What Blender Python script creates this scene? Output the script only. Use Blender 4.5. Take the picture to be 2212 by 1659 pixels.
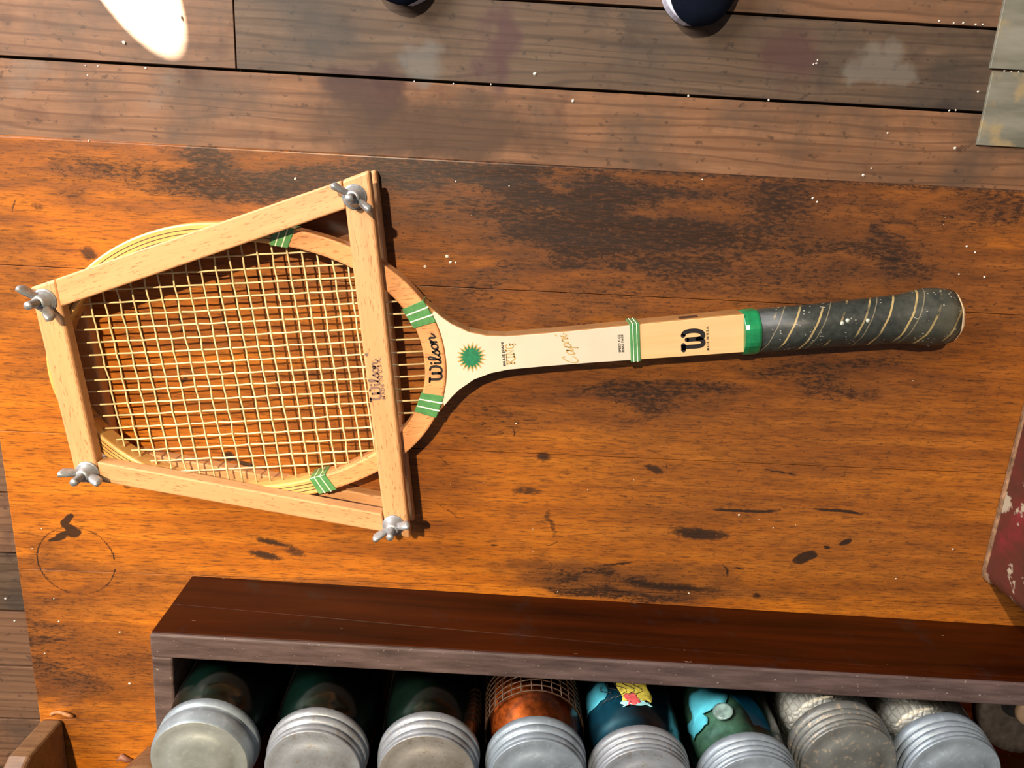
import bpy, bmesh, math, random
from mathutils import Vector, Matrix
random.seed(7)
for o in list(bpy.data.objects): bpy.data.objects.remove(o)
SC = bpy.context.scene
COL = SC.collection
R = math.radians

# ------------------------------------------------------------------ camera
W_, H_ = 2212.0, 1659.0
FPX = 1661.0                      # focal length in pixels
NADIR = (1080.0, 340.0)           # where the plumb line through the lens meets the picture
HC = 0.585                        # lens height above the table top (z = 0)
FLOOR = -0.72
def _ray(px, py): return Vector(((px-W_/2)/FPX, (py-H_/2)/FPX, 1.0))
_n = _ray(*NADIR).normalized()
def _pc(px, py, z):
    r = _ray(px, py); return r*((HC-z)/_n.dot(r))
_X = (_pc(2212, 410, 0)-_pc(0, 290, 0)).normalized()
_Z = -_n
_Y = _Z.cross(_X)
def P(px, py, z=0.0):             # point of the horizontal plane at height z
    q = _pc(px, py, z); return Vector((q.dot(_X), q.dot(_Y)))
def P3(px, py, z=0.0):
    p = P(px, py, z); return Vector((p.x, p.y, z))
cam = bpy.data.cameras.new('camera'); cam.sensor_width = 36; cam.lens = FPX/W_*36; cam.clip_start = 0.01
co = bpy.data.objects.new('camera', cam); COL.objects.link(co)
right = Vector((_X[0], _Y[0], _Z[0])); down = Vector((_X[1], _Y[1], _Z[1])); fwd = Vector((_X[2], _Y[2], _Z[2]))
m = Matrix.Identity(4)
for i in range(3):
    m[i][0] = right[i]; m[i][1] = -down[i]; m[i][2] = -fwd[i]
m[2][3] = HC
co.matrix_world = m
SC.camera = co

# ------------------------------------------------------------------ light
SC.view_settings.view_transform = 'Standard'; SC.view_settings.look = 'None'
SC.view_settings.gamma = 1; SC.view_settings.use_curve_mapping = False
SC.view_settings.exposure = 0.0
wd = bpy.data.worlds.new('room_air'); SC.world = wd; wd.use_nodes = True
bg = wd.node_tree.nodes['Background']; bg.inputs[0].default_value = (0.90, 0.87, 0.88, 1); bg.inputs[1].default_value = 0.19
def lamp(kind, name, loc, target, energy, color, **kw):
    l = bpy.data.lights.new(name, kind); l.energy = energy; l.color = color
    for k, v in kw.items(): setattr(l, k, v)
    o = bpy.data.objects.new(name, l); COL.objects.link(o); o.location = loc
    d = Vector(target)-Vector(loc); o.rotation_euler = d.to_track_quat('-Z', 'Y').to_euler()
    return o
# added spot standing for warm sunlight on the table's left part
KT = Vector((-0.32, -0.27, 0))
LP = Vector((-0.64, 1.03, 2.75))      # shared by the sunlight stand-in and the room light
lamp('SPOT', 'warm_sun_spot', LP, KT, 360, (1.0, 0.70, 0.28), spot_size=R(17), spot_blend=1.0, shadow_soft_size=0.03)
# room light over the table
lamp('AREA', 'room_light', LP+Vector((0.02, 0.01, 0)), (0.15, -0.2, 0), 112, (1.0, 0.83, 0.64), shape='DISK', size=0.06)
# tall window at the far left
lamp('AREA', 'window_light', (-1.9, 1.2, 0.9), (-0.5, 0.1, -0.6), 150, (1.0, 0.95, 0.92), shape='RECTANGLE', size=1.3, size_y=1.6)
# sunbeam through that window onto the floor
sp = P3(228, -145, FLOOR)
lamp('SPOT', 'sun_beam', sp+Vector((-0.5*2.82, 0.866*2.82, 1.06)), sp, 30000, (1.0, 0.95, 0.86), spot_size=R(2.4), spot_blend=0.06, shadow_soft_size=0.004)

# ------------------------------------------------------------------ helpers
def mesh_obj(name, verts, faces, mat=None, parent=None, smooth=False, loc=None, rotz=0.0):
    me = bpy.data.meshes.new(name); me.from_pydata([tuple(v) for v in verts], [], faces); me.update()
    if smooth:
        me.polygons.foreach_set('use_smooth', [True]*len(me.polygons))
    if mat: me.materials.append(mat)
    o = bpy.data.objects.new(name, me); COL.objects.link(o)
    if parent: o.parent = parent
    if loc is not None: o.location = loc
    o.rotation_euler = (0, 0, rotz)
    return o
def fixn(o):
    bm = bmesh.new(); bm.from_mesh(o.data); bmesh.ops.recalc_face_normals(bm, faces=bm.faces); bm.to_mesh(o.data); bm.free(); return o
def bevel(o, w, seg=2, ang=40):
    b = o.modifiers.new('bevel', 'BEVEL'); b.width = w; b.segments = seg; b.limit_method = 'ANGLE'; b.angle_limit = R(ang); return o
def empty(name, loc=(0, 0, 0), rotz=0.0):
    o = bpy.data.objects.new(name, None); COL.objects.link(o); o.location = loc; o.rotation_euler = (0, 0, rotz); o.empty_display_size = 0.02; return o
def tag(o, label, cat, group=None):
    o['label'] = label; o['category'] = cat
    if group: o['group'] = group
    return o
def prism(name, poly, z0, z1, mat, parent=None, bev=0.0, seg=2, **kw):
    n = len(poly)
    vs = [(p[0], p[1], z0) for p in poly]+[(p[0], p[1], z1) for p in poly]
    fs = [tuple(range(n))[::-1], tuple(range(n, 2*n))]+[(i, (i+1) % n, n+(i+1) % n, n+i) for i in range(n)]
    o = fixn(mesh_obj(name, vs, fs, mat, parent, **kw))
    if bev: bevel(o, bev, seg)
    return o
def box(name, a, b, mat, parent=None, bev=0.0, seg=2, **kw):
    return prism(name, [(a[0], a[1]), (b[0], a[1]), (b[0], b[1]), (a[0], b[1])], a[2], b[2], mat, parent, bev, seg, **kw)
def tube_data(path, r, n=8, cap=True):
    path = [Vector(p) for p in path]; vs = []; fs = []
    rad = r if isinstance(r, (list, tuple)) else [r]*len(path)
    for i, p in enumerate(path):
        t = (path[min(i+1, len(path)-1)]-path[max(i-1, 0)]).normalized()
        a = t.cross(Vector((0, 0, 1)))
        if a.length < 1e-4: a = t.cross(Vector((0, 1, 0)))
        a.normalize(); b = t.cross(a)
        for k in range(n):
            q = 2*math.pi*k/n; vs.append(p+(a*math.cos(q)+b*math.sin(q))*rad[i])
    for i in range(len(path)-1):
        for k in range(n):
            fs.append((i*n+k, i*n+(k+1) % n, (i+1)*n+(k+1) % n, (i+1)*n+k))
    if cap:
        fs.append(tuple(range(n))[::-1]); fs.append(tuple(range((len(path)-1)*n, len(path)*n)))
    return vs, fs
def tube(name, path, r, mat, parent=None, n=8, **kw):
    vs, fs = tube_data(path, r, n); return fixn(mesh_obj(name, vs, fs, mat, parent, smooth=True, **kw))
def lathe_data(prof, n=48):
    vs = []; fs = []
    for i, (r, z) in enumerate(prof):
        for k in range(n):
            a = 2*math.pi*k/n; vs.append((r*math.cos(a), r*math.sin(a), z))
    for i in range(len(prof)-1):
        for k in range(n): fs.append((i*n+k, i*n+(k+1) % n, (i+1)*n+(k+1) % n, (i+1)*n+k))
    return vs, fs
def lathe(name, prof, mat, parent=None, n=48, close=True, **kw):
    vs, fs = lathe_data(prof, n)
    if close:
        if prof[0][0] > 1e-5: fs.append(tuple(range(n))[::-1])
        if prof[-1][0] > 1e-5: fs.append(tuple(range((len(prof)-1)*n, len(prof)*n)))
    o = mesh_obj(name, vs, fs, mat, parent, smooth=True, **kw)
    bm = bmesh.new(); bm.from_mesh(o.data); bmesh.ops.remove_doubles(bm, verts=bm.verts, dist=1e-6); bmesh.ops.recalc_face_normals(bm, faces=bm.faces); bm.to_mesh(o.data); bm.free()
    return o
def catmull(pts, sub=6):
    pts = [Vector(p) for p in pts]; out = []
    if len(pts) < 3: return pts
    for i in range(len(pts)-1):
        p0 = pts[i-1] if i else pts[0]*2-pts[1]; p1 = pts[i]; p2 = pts[i+1]
        p3 = pts[i+2] if i+2 < len(pts) else pts[-1]*2-pts[-2]
        for k in range(sub):
            t = k/sub
            out.append(0.5*((2*p1)+(p2-p0)*t+(2*p0-5*p1+4*p2-p3)*t*t+(3*p1-p0-3*p2+p3)*t**3))
    out.append(pts[-1]); return out
def ribbon(pts, w, smooth=True):   # 2D stroke -> verts2d, faces
    pts = catmull(pts) if smooth else [Vector(p) for p in pts]
    vs = []; fs = []
    for i, p in enumerate(pts):
        t = pts[min(i+1, len(pts)-1)]-pts[max(i-1, 0)]
        if t.length < 1e-9: t = Vector((1, 0))
        t.normalize(); nrm = Vector((-t.y, t.x))
        vs += [p+nrm*w/2, p-nrm*w/2]
        if i: fs.append((2*i-2, 2*i-1, 2*i+1, 2*i))
    for c in (pts[0], pts[-1]):
        b = len(vs)
        for k in range(8): vs.append(c+Vector((math.cos(k*math.pi/4), math.sin(k*math.pi/4)))*w/2)
        fs.append(tuple(range(b, b+8)))
    return vs, fs
def dot(c, r):
    return [Vector(c)+Vector((math.cos(k*math.pi/6), math.sin(k*math.pi/6)))*r for k in range(12)], [tuple(range(12))]
def join2d(parts):
    vs = []; fs = []
    for v, f in parts:
        b = len(vs); vs += v; fs += [tuple(i+b for i in q) for q in f]
    return vs, fs

# ------------------------------------------------------------------ materials
class NT:
    def __init__(s, name):
        s.mat = bpy.data.materials.new(name); s.mat.use_nodes = True; s.t = s.mat.node_tree
        s.b = s.t.nodes['Principled BSDF']; s.out = s.t.nodes['Material Output']; s.c = None
    def n(s, typ, **kw):
        nd = s.t.nodes.new(typ)
        for k, v in kw.items(): setattr(nd, k, v)
        return nd
    def L(s, a, b): s.t.links.new(a, b)
    def coord(s, kind='Object'):
        if s.c is None: s.c = s.n('ShaderNodeTexCoord')
        return s.c.outputs[kind]
    def mapping(s, vec, loc=(0, 0, 0), rot=(0, 0, 0), scale=(1, 1, 1), typ='POINT'):
        nd = s.n('ShaderNodeMapping', vector_type=typ); s.L(vec, nd.inputs[0])
        nd.inputs[1].default_value = loc; nd.inputs[2].default_value = rot; nd.inputs[3].default_value = scale
        return nd.outputs[0]
    def noise(s, vec, scale=5, detail=4, rough=0.55, dist=0.0):
        nd = s.n('ShaderNodeTexNoise'); s.L(vec, nd.inputs['Vector'])
        nd.inputs['Scale'].default_value = scale; nd.inputs['Detail'].default_value = detail
        nd.inputs['Roughness'].default_value = rough; nd.inputs['Distortion'].default_value = dist
        return nd.outputs
    def ramp(s, val, stops, interp='LINEAR'):
        nd = s.n('ShaderNodeValToRGB'); s.L(val, nd.inputs[0]); e = nd.color_ramp.elements; nd.color_ramp.interpolation = interp
        while len(e) < len(stops): e.new(0.5)
        for q, (p, c) in zip(e, stops):
            q.position = p; q.color = (*c, 1) if len(c) == 3 else c
        return nd.outputs[0]
    def rng(s, val, a, b, c=0.0, d=1.0, smooth=False):
        nd = s.n('ShaderNodeMapRange'); s.L(val, nd.inputs[0])
        if smooth: nd.interpolation_type = 'SMOOTHSTEP'
        for i, v in enumerate((a, b, c, d)): nd.inputs[1+i].default_value = v
        return nd.outputs[0]
    def math(s, op, a, b=None):
        nd = s.n('ShaderNodeMath', operation=op)
        for i, v in enumerate((a, b)):
            if v is None: continue
            if isinstance(v, (int, float)): nd.inputs[i].default_value = v
            else: s.L(v, nd.inputs[i])
        return nd.outputs[0]
    def mix(s, fac, a, b, mode='MIX'):
        nd = s.n('ShaderNodeMix', data_type='RGBA', blend_type=mode)
        for i, v in ((0, fac), (6, a), (7, b)):
            if isinstance(v, (int, float)): nd.inputs[i].default_value = v
            elif isinstance(v, (tuple, list)): nd.inputs[i].default_value = (*v, 1) if len(v) == 3 else v
            else: s.L(v, nd.inputs[i])
        return nd.outputs[2]
    def bump(s, h, strength=0.2, dist=0.001):
        nd = s.n('ShaderNodeBump'); s.L(h, nd.inputs['Height']); nd.inputs['Strength'].default_value = strength; nd.inputs['Distance'].default_value = dist
        s.L(nd.outputs[0], s.b.inputs['Normal'])
    def col(s, c):
        if isinstance(c, (tuple, list)): s.b.inputs['Base Color'].default_value = (*c, 1)
        else: s.L(c, s.b.inputs['Base Color'])
    def set(s, **kw):
        for k, v in kw.items():
            inp = s.b.inputs[k.replace('_', ' ')]
            if isinstance(v, (int, float, tuple)): inp.default_value = v
            else: s.L(v, inp)
        return s.mat

def plain(name, c, rough=0.5, metal=0.0, var=0.12, scale=60, **kw):
    t = NT(name); n = t.noise(t.coord(), scale, 5, 0.6)
    t.col(t.ramp(n[0], [(0.25, tuple(x*(1-var*1.6) for x in c)), (0.75, tuple(min(1, x*(1+var)) for x in c))]))
    return t.set(Roughness=rough, Metallic=metal, **kw)

def beech(name, light, dark, fleck, rough=0.45, fl=0.62, coat=0.0):
    t = NT(name); v = t.coord()
    g = t.noise(t.mapping(v, scale=(10, 140, 140)), 1.0, 5, 0.6, 0.3)
    c = t.ramp(g[0], [(0.3, dark), (0.62, light)])
    f = t.noise(t.mapping(v, rot=(0, 0, 0.05), scale=(150, 1100, 1100)), 1.0, 1, 0.5)
    fm = t.rng(f[0], fl, fl+0.08)
    c = t.mix(t.math('MULTIPLY', fm, 0.75), c, fleck)
    s = t.noise(v, 26, 3, 0.5); c = t.mix(t.rng(s[0], 0.45, 0.75, 0, 0.35), c, tuple(x*0.82 for x in light))
    t.col(c); t.bump(g[0], 0.08, 0.0005)
    return t.set(Roughness=rough, Coat_Weight=coat, Coat_Roughness=0.12)
M = {}
M['beech'] = beech('pale_beech', (0.50, 0.262, 0.118), (0.42, 0.205, 0.086), (0.22, 0.095, 0.035))
M['ash'] = beech('yellow_ash', (0.56, 0.33, 0.105), (0.49, 0.27, 0.08), (0.34, 0.17, 0.05), 0.3, 0.70, 0.4)
M['bow'] = beech('varnished_beech', (0.62, 0.29, 0.115), (0.50, 0.215, 0.085), (0.22, 0.085, 0.03), 0.3, 0.60, 0.5)
M['shaft'] = beech('varnished_maple', (0.64, 0.41, 0.19), (0.58, 0.355, 0.155), (0.55, 0.25, 0.10), 0.25, 0.78, 0.6)
M['side'] = plain('varnished_edge', (0.30, 0.145, 0.05), 0.22, 0, 0.15, 40, Coat_Weight=0.7)
M['line'] = plain('dark_glue_line', (0.05, 0.02, 0.01), 0.5)
M['white'] = None
t = NT('ivory_fibre'); n = t.noise(t.coord(), 38, 4, 0.6); n2 = t.noise(t.coord(), 14, 3, 0.5)
c = t.ramp(n[0], [(0.3, (0.50, 0.435, 0.325)), (0.7, (0.54, 0.475, 0.36))])
c = t.mix(t.rng(n2[0], 0.60, 0.72, 0, 0.45), c, (0.50, 0.36, 0.21)); t.col(c)
M['white'] = t.set(Roughness=0.3, Coat_Weight=0.3)
M['string'] = plain('gut_string', (0.62, 0.50, 0.27), 0.45, 0, 0.14, 300)
M['green'] = plain('green_binding', (0.07, 0.22, 0.07), 0.3, 0, 0.2, 200, Coat_Weight=0.5)
M['thread'] = plain('cream_thread', (0.80, 0.80, 0.60), 0.35, 0, 0.08, 200)
M['collar'] = plain('green_rubber', (0.008, 0.16, 0.055), 0.28, 0, 0.25, 120)
M['ink'] = plain('black_ink', (0.012, 0.010, 0.010), 0.4, 0, 0.1)
M['gold'] = plain('gold_ink', (0.50, 0.32, 0.10), 0.35, 0.2, 0.15, 300)
M['starg'] = plain('green_ink', (0.012, 0.15, 0.065), 0.4, 0, 0.25, 400)
M['greyink'] = plain('faded_brown_ink', (0.17, 0.10, 0.072), 0.6, 0, 0.2, 500)
M['cream'] = plain('cream_leather', (0.72, 0.56, 0.36), 0.6, 0, 0.1, 100)
t = NT('zinc_plate'); n = t.noise(t.coord(), 350, 4, 0.6)
t.col(t.ramp(n[0], [(0.3, (0.24, 0.255, 0.28)), (0.7, (0.36, 0.38, 0.41))])); t.bump(n[0], 0.15, 0.0003)
M['steel'] = t.set(Roughness=0.42, Metallic=0.55)
M['dot'] = plain('pale_paint_spot', (0.42, 0.46, 0.40), 0.5)

# grip leather: gold stripes wound round a black-green leather
t = NT('grip_leather'); v = t.coord()
sx = t.n('ShaderNodeSeparateXYZ'); t.L(v, sx.inputs[0])
ang = t.math('ARCTAN2', sx.outputs[1], sx.outputs[2])
u = t.math('ADD', sx.outputs[0], t.math('MULTIPLY', ang, -0.0075))
fr = t.math('FRACT', t.math('DIVIDE', u, 0.0172))
n = t.noise(v, 220, 4, 0.6); nb = t.noise(v, 45, 3, 0.5)
st = t.math('LESS_THAN', t.math('ABSOLUTE', t.math('SUBTRACT', fr, 0.5)), 0.045)
st = t.math('MULTIPLY', st, t.rng(nb[0], 0.42, 0.55))
sm = t.math('LESS_THAN', t.math('ABSOLUTE', t.math('SUBTRACT', t.math('FRACT', t.math('DIVIDE', u, 0.0344)), 0.9)), 0.012)
vo = t.n('ShaderNodeTexVoronoi'); t.L(t.mapping(v, scale=(330, 500, 330)), vo.inputs['Vector']); vo.inputs['Scale'].default_value = 1
nc = t.noise(v, 60, 1, 0.5)
pf = t.math('MULTIPLY', t.math('LESS_THAN', vo.outputs['Distance'], 0.22), t.rng(nc[0], 0.55, 0.58))
c = t.ramp(n[0], [(0.3, (0.008, 0.0105, 0.009)), (0.7, (0.027, 0.031, 0.025))])
wear = t.rng(sx.outputs[0], 0.255, 0.30, 0, 0.6)
c = t.mix(t.math('MULTIPLY', wear, t.rng(nb[0], 0.35, 0.6)), c, (0.085, 0.078, 0.048))
c = t.mix(t.math('MULTIPLY', st, 0.8), c, (0.36, 0.26, 0.10)); c = t.mix(t.math('MULTIPLY', sm, 0.45), c, (0.25, 0.2, 0.12))
c = t.mix(t.math('MULTIPLY', pf, 0.6), c, (0.32, 0.31, 0.26)); t.col(c)
t.bump(t.math('SUBTRACT', t.math('MULTIPLY', n[0], 0.4), t.math('ADD', sm, st)), 0.5, 0.0006)
M['grip'] = t.set(Roughness=0.48)

# ---- old table top (the stains and shaded bands are an attribute of the boards, see the table below)
K = 0.00036                       # metres per photograph pixel near the table top
t = NT('old_table_wood')
flat = t.mapping(t.n('ShaderNodeNewGeometry').outputs['Position'], scale=(1, 1, 0))
at = t.n('ShaderNodeAttribute', attribute_name='stain'); se = t.n('ShaderNodeSeparateColor'); t.L(at.outputs['Color'], se.inputs[0])
br, dk, mkr = se.outputs[0], se.outputs[1], se.outputs[2]
gr = t.noise(t.mapping(flat, scale=(5, 90, 1)), 1.0, 6, 0.62, 0.4)
fine = t.noise(t.mapping(flat, scale=(70, 620, 1)), 1.0, 4, 0.7)
big = t.noise(t.mapping(flat, scale=(5, 11, 1)), 1.0, 4, 0.6)
c = t.ramp(gr[0], [(0.28, (0.24, 0.064, 0.006)), (0.5, (0.36, 0.108, 0.009)), (0.72, (0.48, 0.158, 0.014))])
c = t.mix(t.rng(big[0], 0.48, 0.68, 0, 0.5), c, (0.21, 0.066, 0.012))
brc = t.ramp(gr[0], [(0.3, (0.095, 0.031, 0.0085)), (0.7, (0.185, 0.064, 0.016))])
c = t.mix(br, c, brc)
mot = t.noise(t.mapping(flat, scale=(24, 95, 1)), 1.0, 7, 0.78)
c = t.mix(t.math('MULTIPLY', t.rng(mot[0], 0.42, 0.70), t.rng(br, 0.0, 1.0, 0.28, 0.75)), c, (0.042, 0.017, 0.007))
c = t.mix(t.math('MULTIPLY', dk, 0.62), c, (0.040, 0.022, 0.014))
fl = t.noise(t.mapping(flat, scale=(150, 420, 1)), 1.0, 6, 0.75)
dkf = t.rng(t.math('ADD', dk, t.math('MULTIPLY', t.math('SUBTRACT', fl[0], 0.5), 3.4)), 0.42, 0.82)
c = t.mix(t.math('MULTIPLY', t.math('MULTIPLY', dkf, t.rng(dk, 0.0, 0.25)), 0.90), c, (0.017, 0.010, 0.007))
fl2 = t.noise(t.mapping(flat, scale=(160, 420, 1)), 1.0, 4, 0.7)
spd = t.math('MULTIPLY', t.rng(fl2[0], 0.58, 0.64), t.rng(br, 0.0, 1.0, 0.18, 0.85))
c = t.mix(spd, c, (0.025, 0.013, 0.008))
c = t.mix(t.rng(fine[0], 0.50, 0.64, 0, 0.72), c, (0.06, 0.022, 0.008))
mn = t.noise(t.mapping(flat, scale=(260, 420, 1)), 1.0, 3, 0.6)
mk = t.rng(t.math('ADD', mkr, t.math('MULTIPLY', t.math('SUBTRACT', mn[0], 0.5), 1.3)), 0.34, 0.66)
c = t.mix(t.math('MULTIPLY', mk, t.rng(mkr, 0.05, 0.8, 0.0, 0.92)), c, (0.013, 0.009, 0.007))
t.col(c)
t.bump(t.math('ADD', gr[0], t.math('MULTIPLY', fine[0], 0.6)), 0.18, 0.0006)
M['table'] = t.set(Roughness=t.rng(gr[0], 0.3, 0.7, 0.42, 0.30), Specular_IOR_Level=0.3)
# each stained or shaded patch: photograph x, y, half-lengths, turn in degrees, softness, strength
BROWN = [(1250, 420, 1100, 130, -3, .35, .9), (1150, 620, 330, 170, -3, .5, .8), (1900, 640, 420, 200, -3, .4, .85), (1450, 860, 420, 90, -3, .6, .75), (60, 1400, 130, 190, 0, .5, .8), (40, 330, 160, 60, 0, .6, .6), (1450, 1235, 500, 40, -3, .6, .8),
         (300, 620, 90, 45, 20, .8, .4), (60, 620, 120, 190, 0, .6, .5), (160, 1265, 150, 40, -3, .6, .6), (2050, 1250, 240, 90, -3, .7, .5), (880, 1000, 120, 200, 0, .8, .5), (700, 760, 130, 220, 0, .8, .45), (480, 1280, 300, 40, -3, .6, .5), (1250, 930, 260, 60, -3, .7, .7), (1950, 880, 420, 90, -3, .7, .45), (1500, 760, 1000, 330, -3, .5, .62), (1900, 1180, 500, 160, -3, .6, .5), (1450, 1100, 300, 120, -3, .7, .55), (1250, 440, 1000, 150, -3, .4, .98), (1750, 600, 600, 120, -3, .5, .92), (170, 1420, 240, 230, 0, .5, .6), (40, 1400, 90, 260, 5, .5, .9), (480, 1275, 420, 30, -3, .6, .6)]  # long bands at the crate's foot put its shade into the wood
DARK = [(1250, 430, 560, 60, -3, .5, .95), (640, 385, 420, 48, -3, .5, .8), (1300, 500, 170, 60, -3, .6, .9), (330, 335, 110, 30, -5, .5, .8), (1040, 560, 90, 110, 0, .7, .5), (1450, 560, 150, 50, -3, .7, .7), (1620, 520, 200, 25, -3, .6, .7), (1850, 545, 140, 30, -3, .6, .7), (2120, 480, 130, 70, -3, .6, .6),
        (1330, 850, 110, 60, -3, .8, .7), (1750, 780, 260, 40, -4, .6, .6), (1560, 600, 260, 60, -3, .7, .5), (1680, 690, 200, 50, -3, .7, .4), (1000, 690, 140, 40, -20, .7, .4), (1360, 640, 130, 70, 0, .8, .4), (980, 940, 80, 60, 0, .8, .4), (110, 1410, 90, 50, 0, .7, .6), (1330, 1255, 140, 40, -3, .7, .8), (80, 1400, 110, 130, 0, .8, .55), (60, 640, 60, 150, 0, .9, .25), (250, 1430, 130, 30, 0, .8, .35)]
MARK = [(137, 1126, 12, 24, -25, .25, 1), (118, 1170, 26, 6, 12, .4, 1), (146, 1150, 17, 22, 15, .25, 1), (130, 1160, 22, 8, 30, .3, 1),
        (1600, 1105, 85, 5, -3, .4, .9), (1800, 1112, 80, 4, -3, .4, .9), (1690, 1018, 42, 3, -4, .4, .9), (1510, 1155, 85, 16, -2, .5, .8), (1745, 1202, 24, 15, 25, .2, .8), (1780, 1181, 9, 5, 0, .3, .85), (1820, 1168, 18, 7, 30, .3, .85),
        (1420, 1017, 24, 12, -10, .5, .75), (1160, 992, 22, 12, 0, .6, .75), (1130, 1060, 40, 12, 0, .8, .7), (1255, 1015, 90, 8, 24, .8, .45), (600, 411, 15, 13, 0, .4, .7), (745, 345, 18, 5, 0, .5, .6),
        (600, 1170, 60, 9, -12, .6, .8), (575, 1200, 50, 11, -12, .6, .8), (640, 1190, 25, 16, 0, .7, .7), (505, 985, 16, 14, 0, .6, .9), (535, 1002, 26, 8, -20, .6, .9), (46, 448, 3, 20, -22, .4, .7), (97, 447, 14, 12, 0, .5, .55),
        (1330, 1215, 60, 5, 10, .6, .8), (1440, 1262, 130, 13, -3, .7, .8), (1555, 1230, 5, 18, 20, .5, .8), (1590, 1226, 18, 3, -5, .4, .85), (1630, 1284, 15, 9, 20, .4, .7), (2115, 822, 55, 3, -2, .6, .7), (1990, 1075, 50, 4, -5, .6, .55), (1900, 910, 6, 60, -25, .8, .42), (1960, 930, 6, 75, -25, .8, .45),
        (1185, 1130, 8, 45, 15, .6, .65), (970, 1100, 45, 3, -42, .5, .7), (1100, 940, 3, 14, 10, .4, .8), (190, 551, 19, 17, 0, .5, .7), (405, 690, 4, 30, 5, .5, .85), (408, 830, 8, 12, 0, .5, .75), (1900, 740, 24, 6, 0, .6, .5), (1920, 560, 26, 6, 0, .6, .7), (2180, 1055, 5, 16, 0, .5, .55), (1570, 1092, 70, 16, 0, .8, .45)]
for _k in range(46):               # small knife and ink marks between the racket and the crate
    MARK.append((random.uniform(930, 2080), random.gauss(1080, 85), random.uniform(3, 22), random.uniform(1.2, 3), random.choice((0, -3, 5, 30, -42, 80)), .5, random.uniform(.45, .8)))

# ---- floor planks
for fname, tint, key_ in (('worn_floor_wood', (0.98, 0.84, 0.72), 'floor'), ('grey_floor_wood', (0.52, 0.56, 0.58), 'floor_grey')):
  t = NT(fname)
  pos = t.n('ShaderNodeNewGeometry').outputs['Position']
  oi = t.n('ShaderNodeObjectInfo')
  offs = t.n('ShaderNodeCombineXYZ'); t.L(t.math('MULTIPLY', oi.outputs['Random'], 37.0), offs.inputs[0]); t.L(t.math('MULTIPLY', oi.outputs['Random'], 11.0), offs.inputs[2])
  ad = t.n('ShaderNodeVectorMath', operation='ADD'); t.L(pos, ad.inputs[0]); t.L(offs.outputs[0], ad.inputs[1]); pv = ad.outputs[0]
  gr = t.noise(t.mapping(pv, scale=(2.6, 60, 1)), 1.0, 7, 0.66, 0.6)
  wv = t.n('ShaderNodeTexWave', wave_type='BANDS', bands_direction='Y'); t.L(t.mapping(pv, scale=(0.9, 9, 1)), wv.inputs['Vector'])
  wv.inputs['Scale'].default_value = 2.2; wv.inputs['Distortion'].default_value = 14.0; wv.inputs['Detail'].default_value = 3; wv.inputs['Detail Scale'].default_value = 0.8
  bl = t.noise(pv, 5.5, 5, 0.62)
  c = t.ramp(gr[0], [(0.3, (0.145, 0.080, 0.045)), (0.55, (0.215, 0.122, 0.070)), (0.75, (0.29, 0.168, 0.098))])
  c = t.mix(t.rng(wv.outputs['Fac'], 0.02, 0.28, 0.50, 0.0), c, (0.070, 0.034, 0.019))
  c = t.mix(t.rng(bl[0], 0.46, 0.64, 0, 0.75), c, (0.075, 0.060, 0.050))
  bl2 = t.noise(t.mapping(pv, loc=(3, 3, 3)), 8, 4, 0.6); c = t.mix(t.rng(bl2[0], 0.56, 0.70, 0, 0.7), c, (0.050, 0.024, 0.022))
  bl3 = t.noise(t.mapping(pv, loc=(9, 3, 3)), 7, 4, 0.6); c = t.mix(t.rng(bl3[0], 0.66, 0.76, 0, 0.35), c, (0.17, 0.165, 0.15))
  sp_ = t.noise(t.mapping(pv, scale=(60, 85, 1)), 1.0, 3, 0.6); c = t.mix(t.rng(sp_[0], 0.61, 0.70, 0, 0.65), c, (0.045, 0.03, 0.022))
  c = t.mix(t.math('MULTIPLY', oi.outputs['Random'], 0.25), c, (0.12, 0.10, 0.085))
  wpos = t.noise(pos, 9, 4, 0.6); wsub = t.n('ShaderNodeVectorMath', operation='MULTIPLY_ADD'); t.L(wpos[1], wsub.inputs[0]); wsub.inputs[1].default_value = (.22, .16, 0); t.L(pos, wsub.inputs[2])
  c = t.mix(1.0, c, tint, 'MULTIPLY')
  for (px, py, rx, ry, col_, am) in ((775, 205, 95, 45, (.045, .022, .020), .85), (930, 280, 260, 70, (.055, .032, .020), .8), (1085, 110, 55, 80, (.060, .028, .030), .75), (1710, 130, 75, 55, (.065, .032, .030), .7), (1905, 140, 42, 32, (.19, .18, .155), .4), (905, 125, 55, 40, (.13, .135, .125), .45)):  # dark blots: a person's shadow painted in together with real knot stains
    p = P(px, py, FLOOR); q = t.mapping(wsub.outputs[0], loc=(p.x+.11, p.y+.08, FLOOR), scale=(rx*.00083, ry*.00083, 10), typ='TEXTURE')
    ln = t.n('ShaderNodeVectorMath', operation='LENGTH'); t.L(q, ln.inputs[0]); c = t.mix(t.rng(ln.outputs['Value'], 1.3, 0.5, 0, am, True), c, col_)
  t.col(c); t.bump(gr[0], 0.25, 0.002)
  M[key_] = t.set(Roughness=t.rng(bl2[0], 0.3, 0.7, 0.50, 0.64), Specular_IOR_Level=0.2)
M['subfloor'] = plain('dark_gap', (0.012, 0.009, 0.007), 0.9)
t = NT('patched_board'); v = t.coord(); n = t.noise(t.mapping(v, scale=(6, 30, 1)), 1, 5, 0.6); n2 = t.noise(v, 14, 4, 0.6)
c = t.ramp(n[0], [(0.3, (0.12, 0.115, 0.085)), (0.7, (0.25, 0.24, 0.19))]); c = t.mix(t.rng(n2[0], 0.52, 0.62, 0, 0.7), c, (0.33, 0.24, 0.11)); t.col(c)
M['patch'] = t.set(Roughness=0.6)

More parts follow.
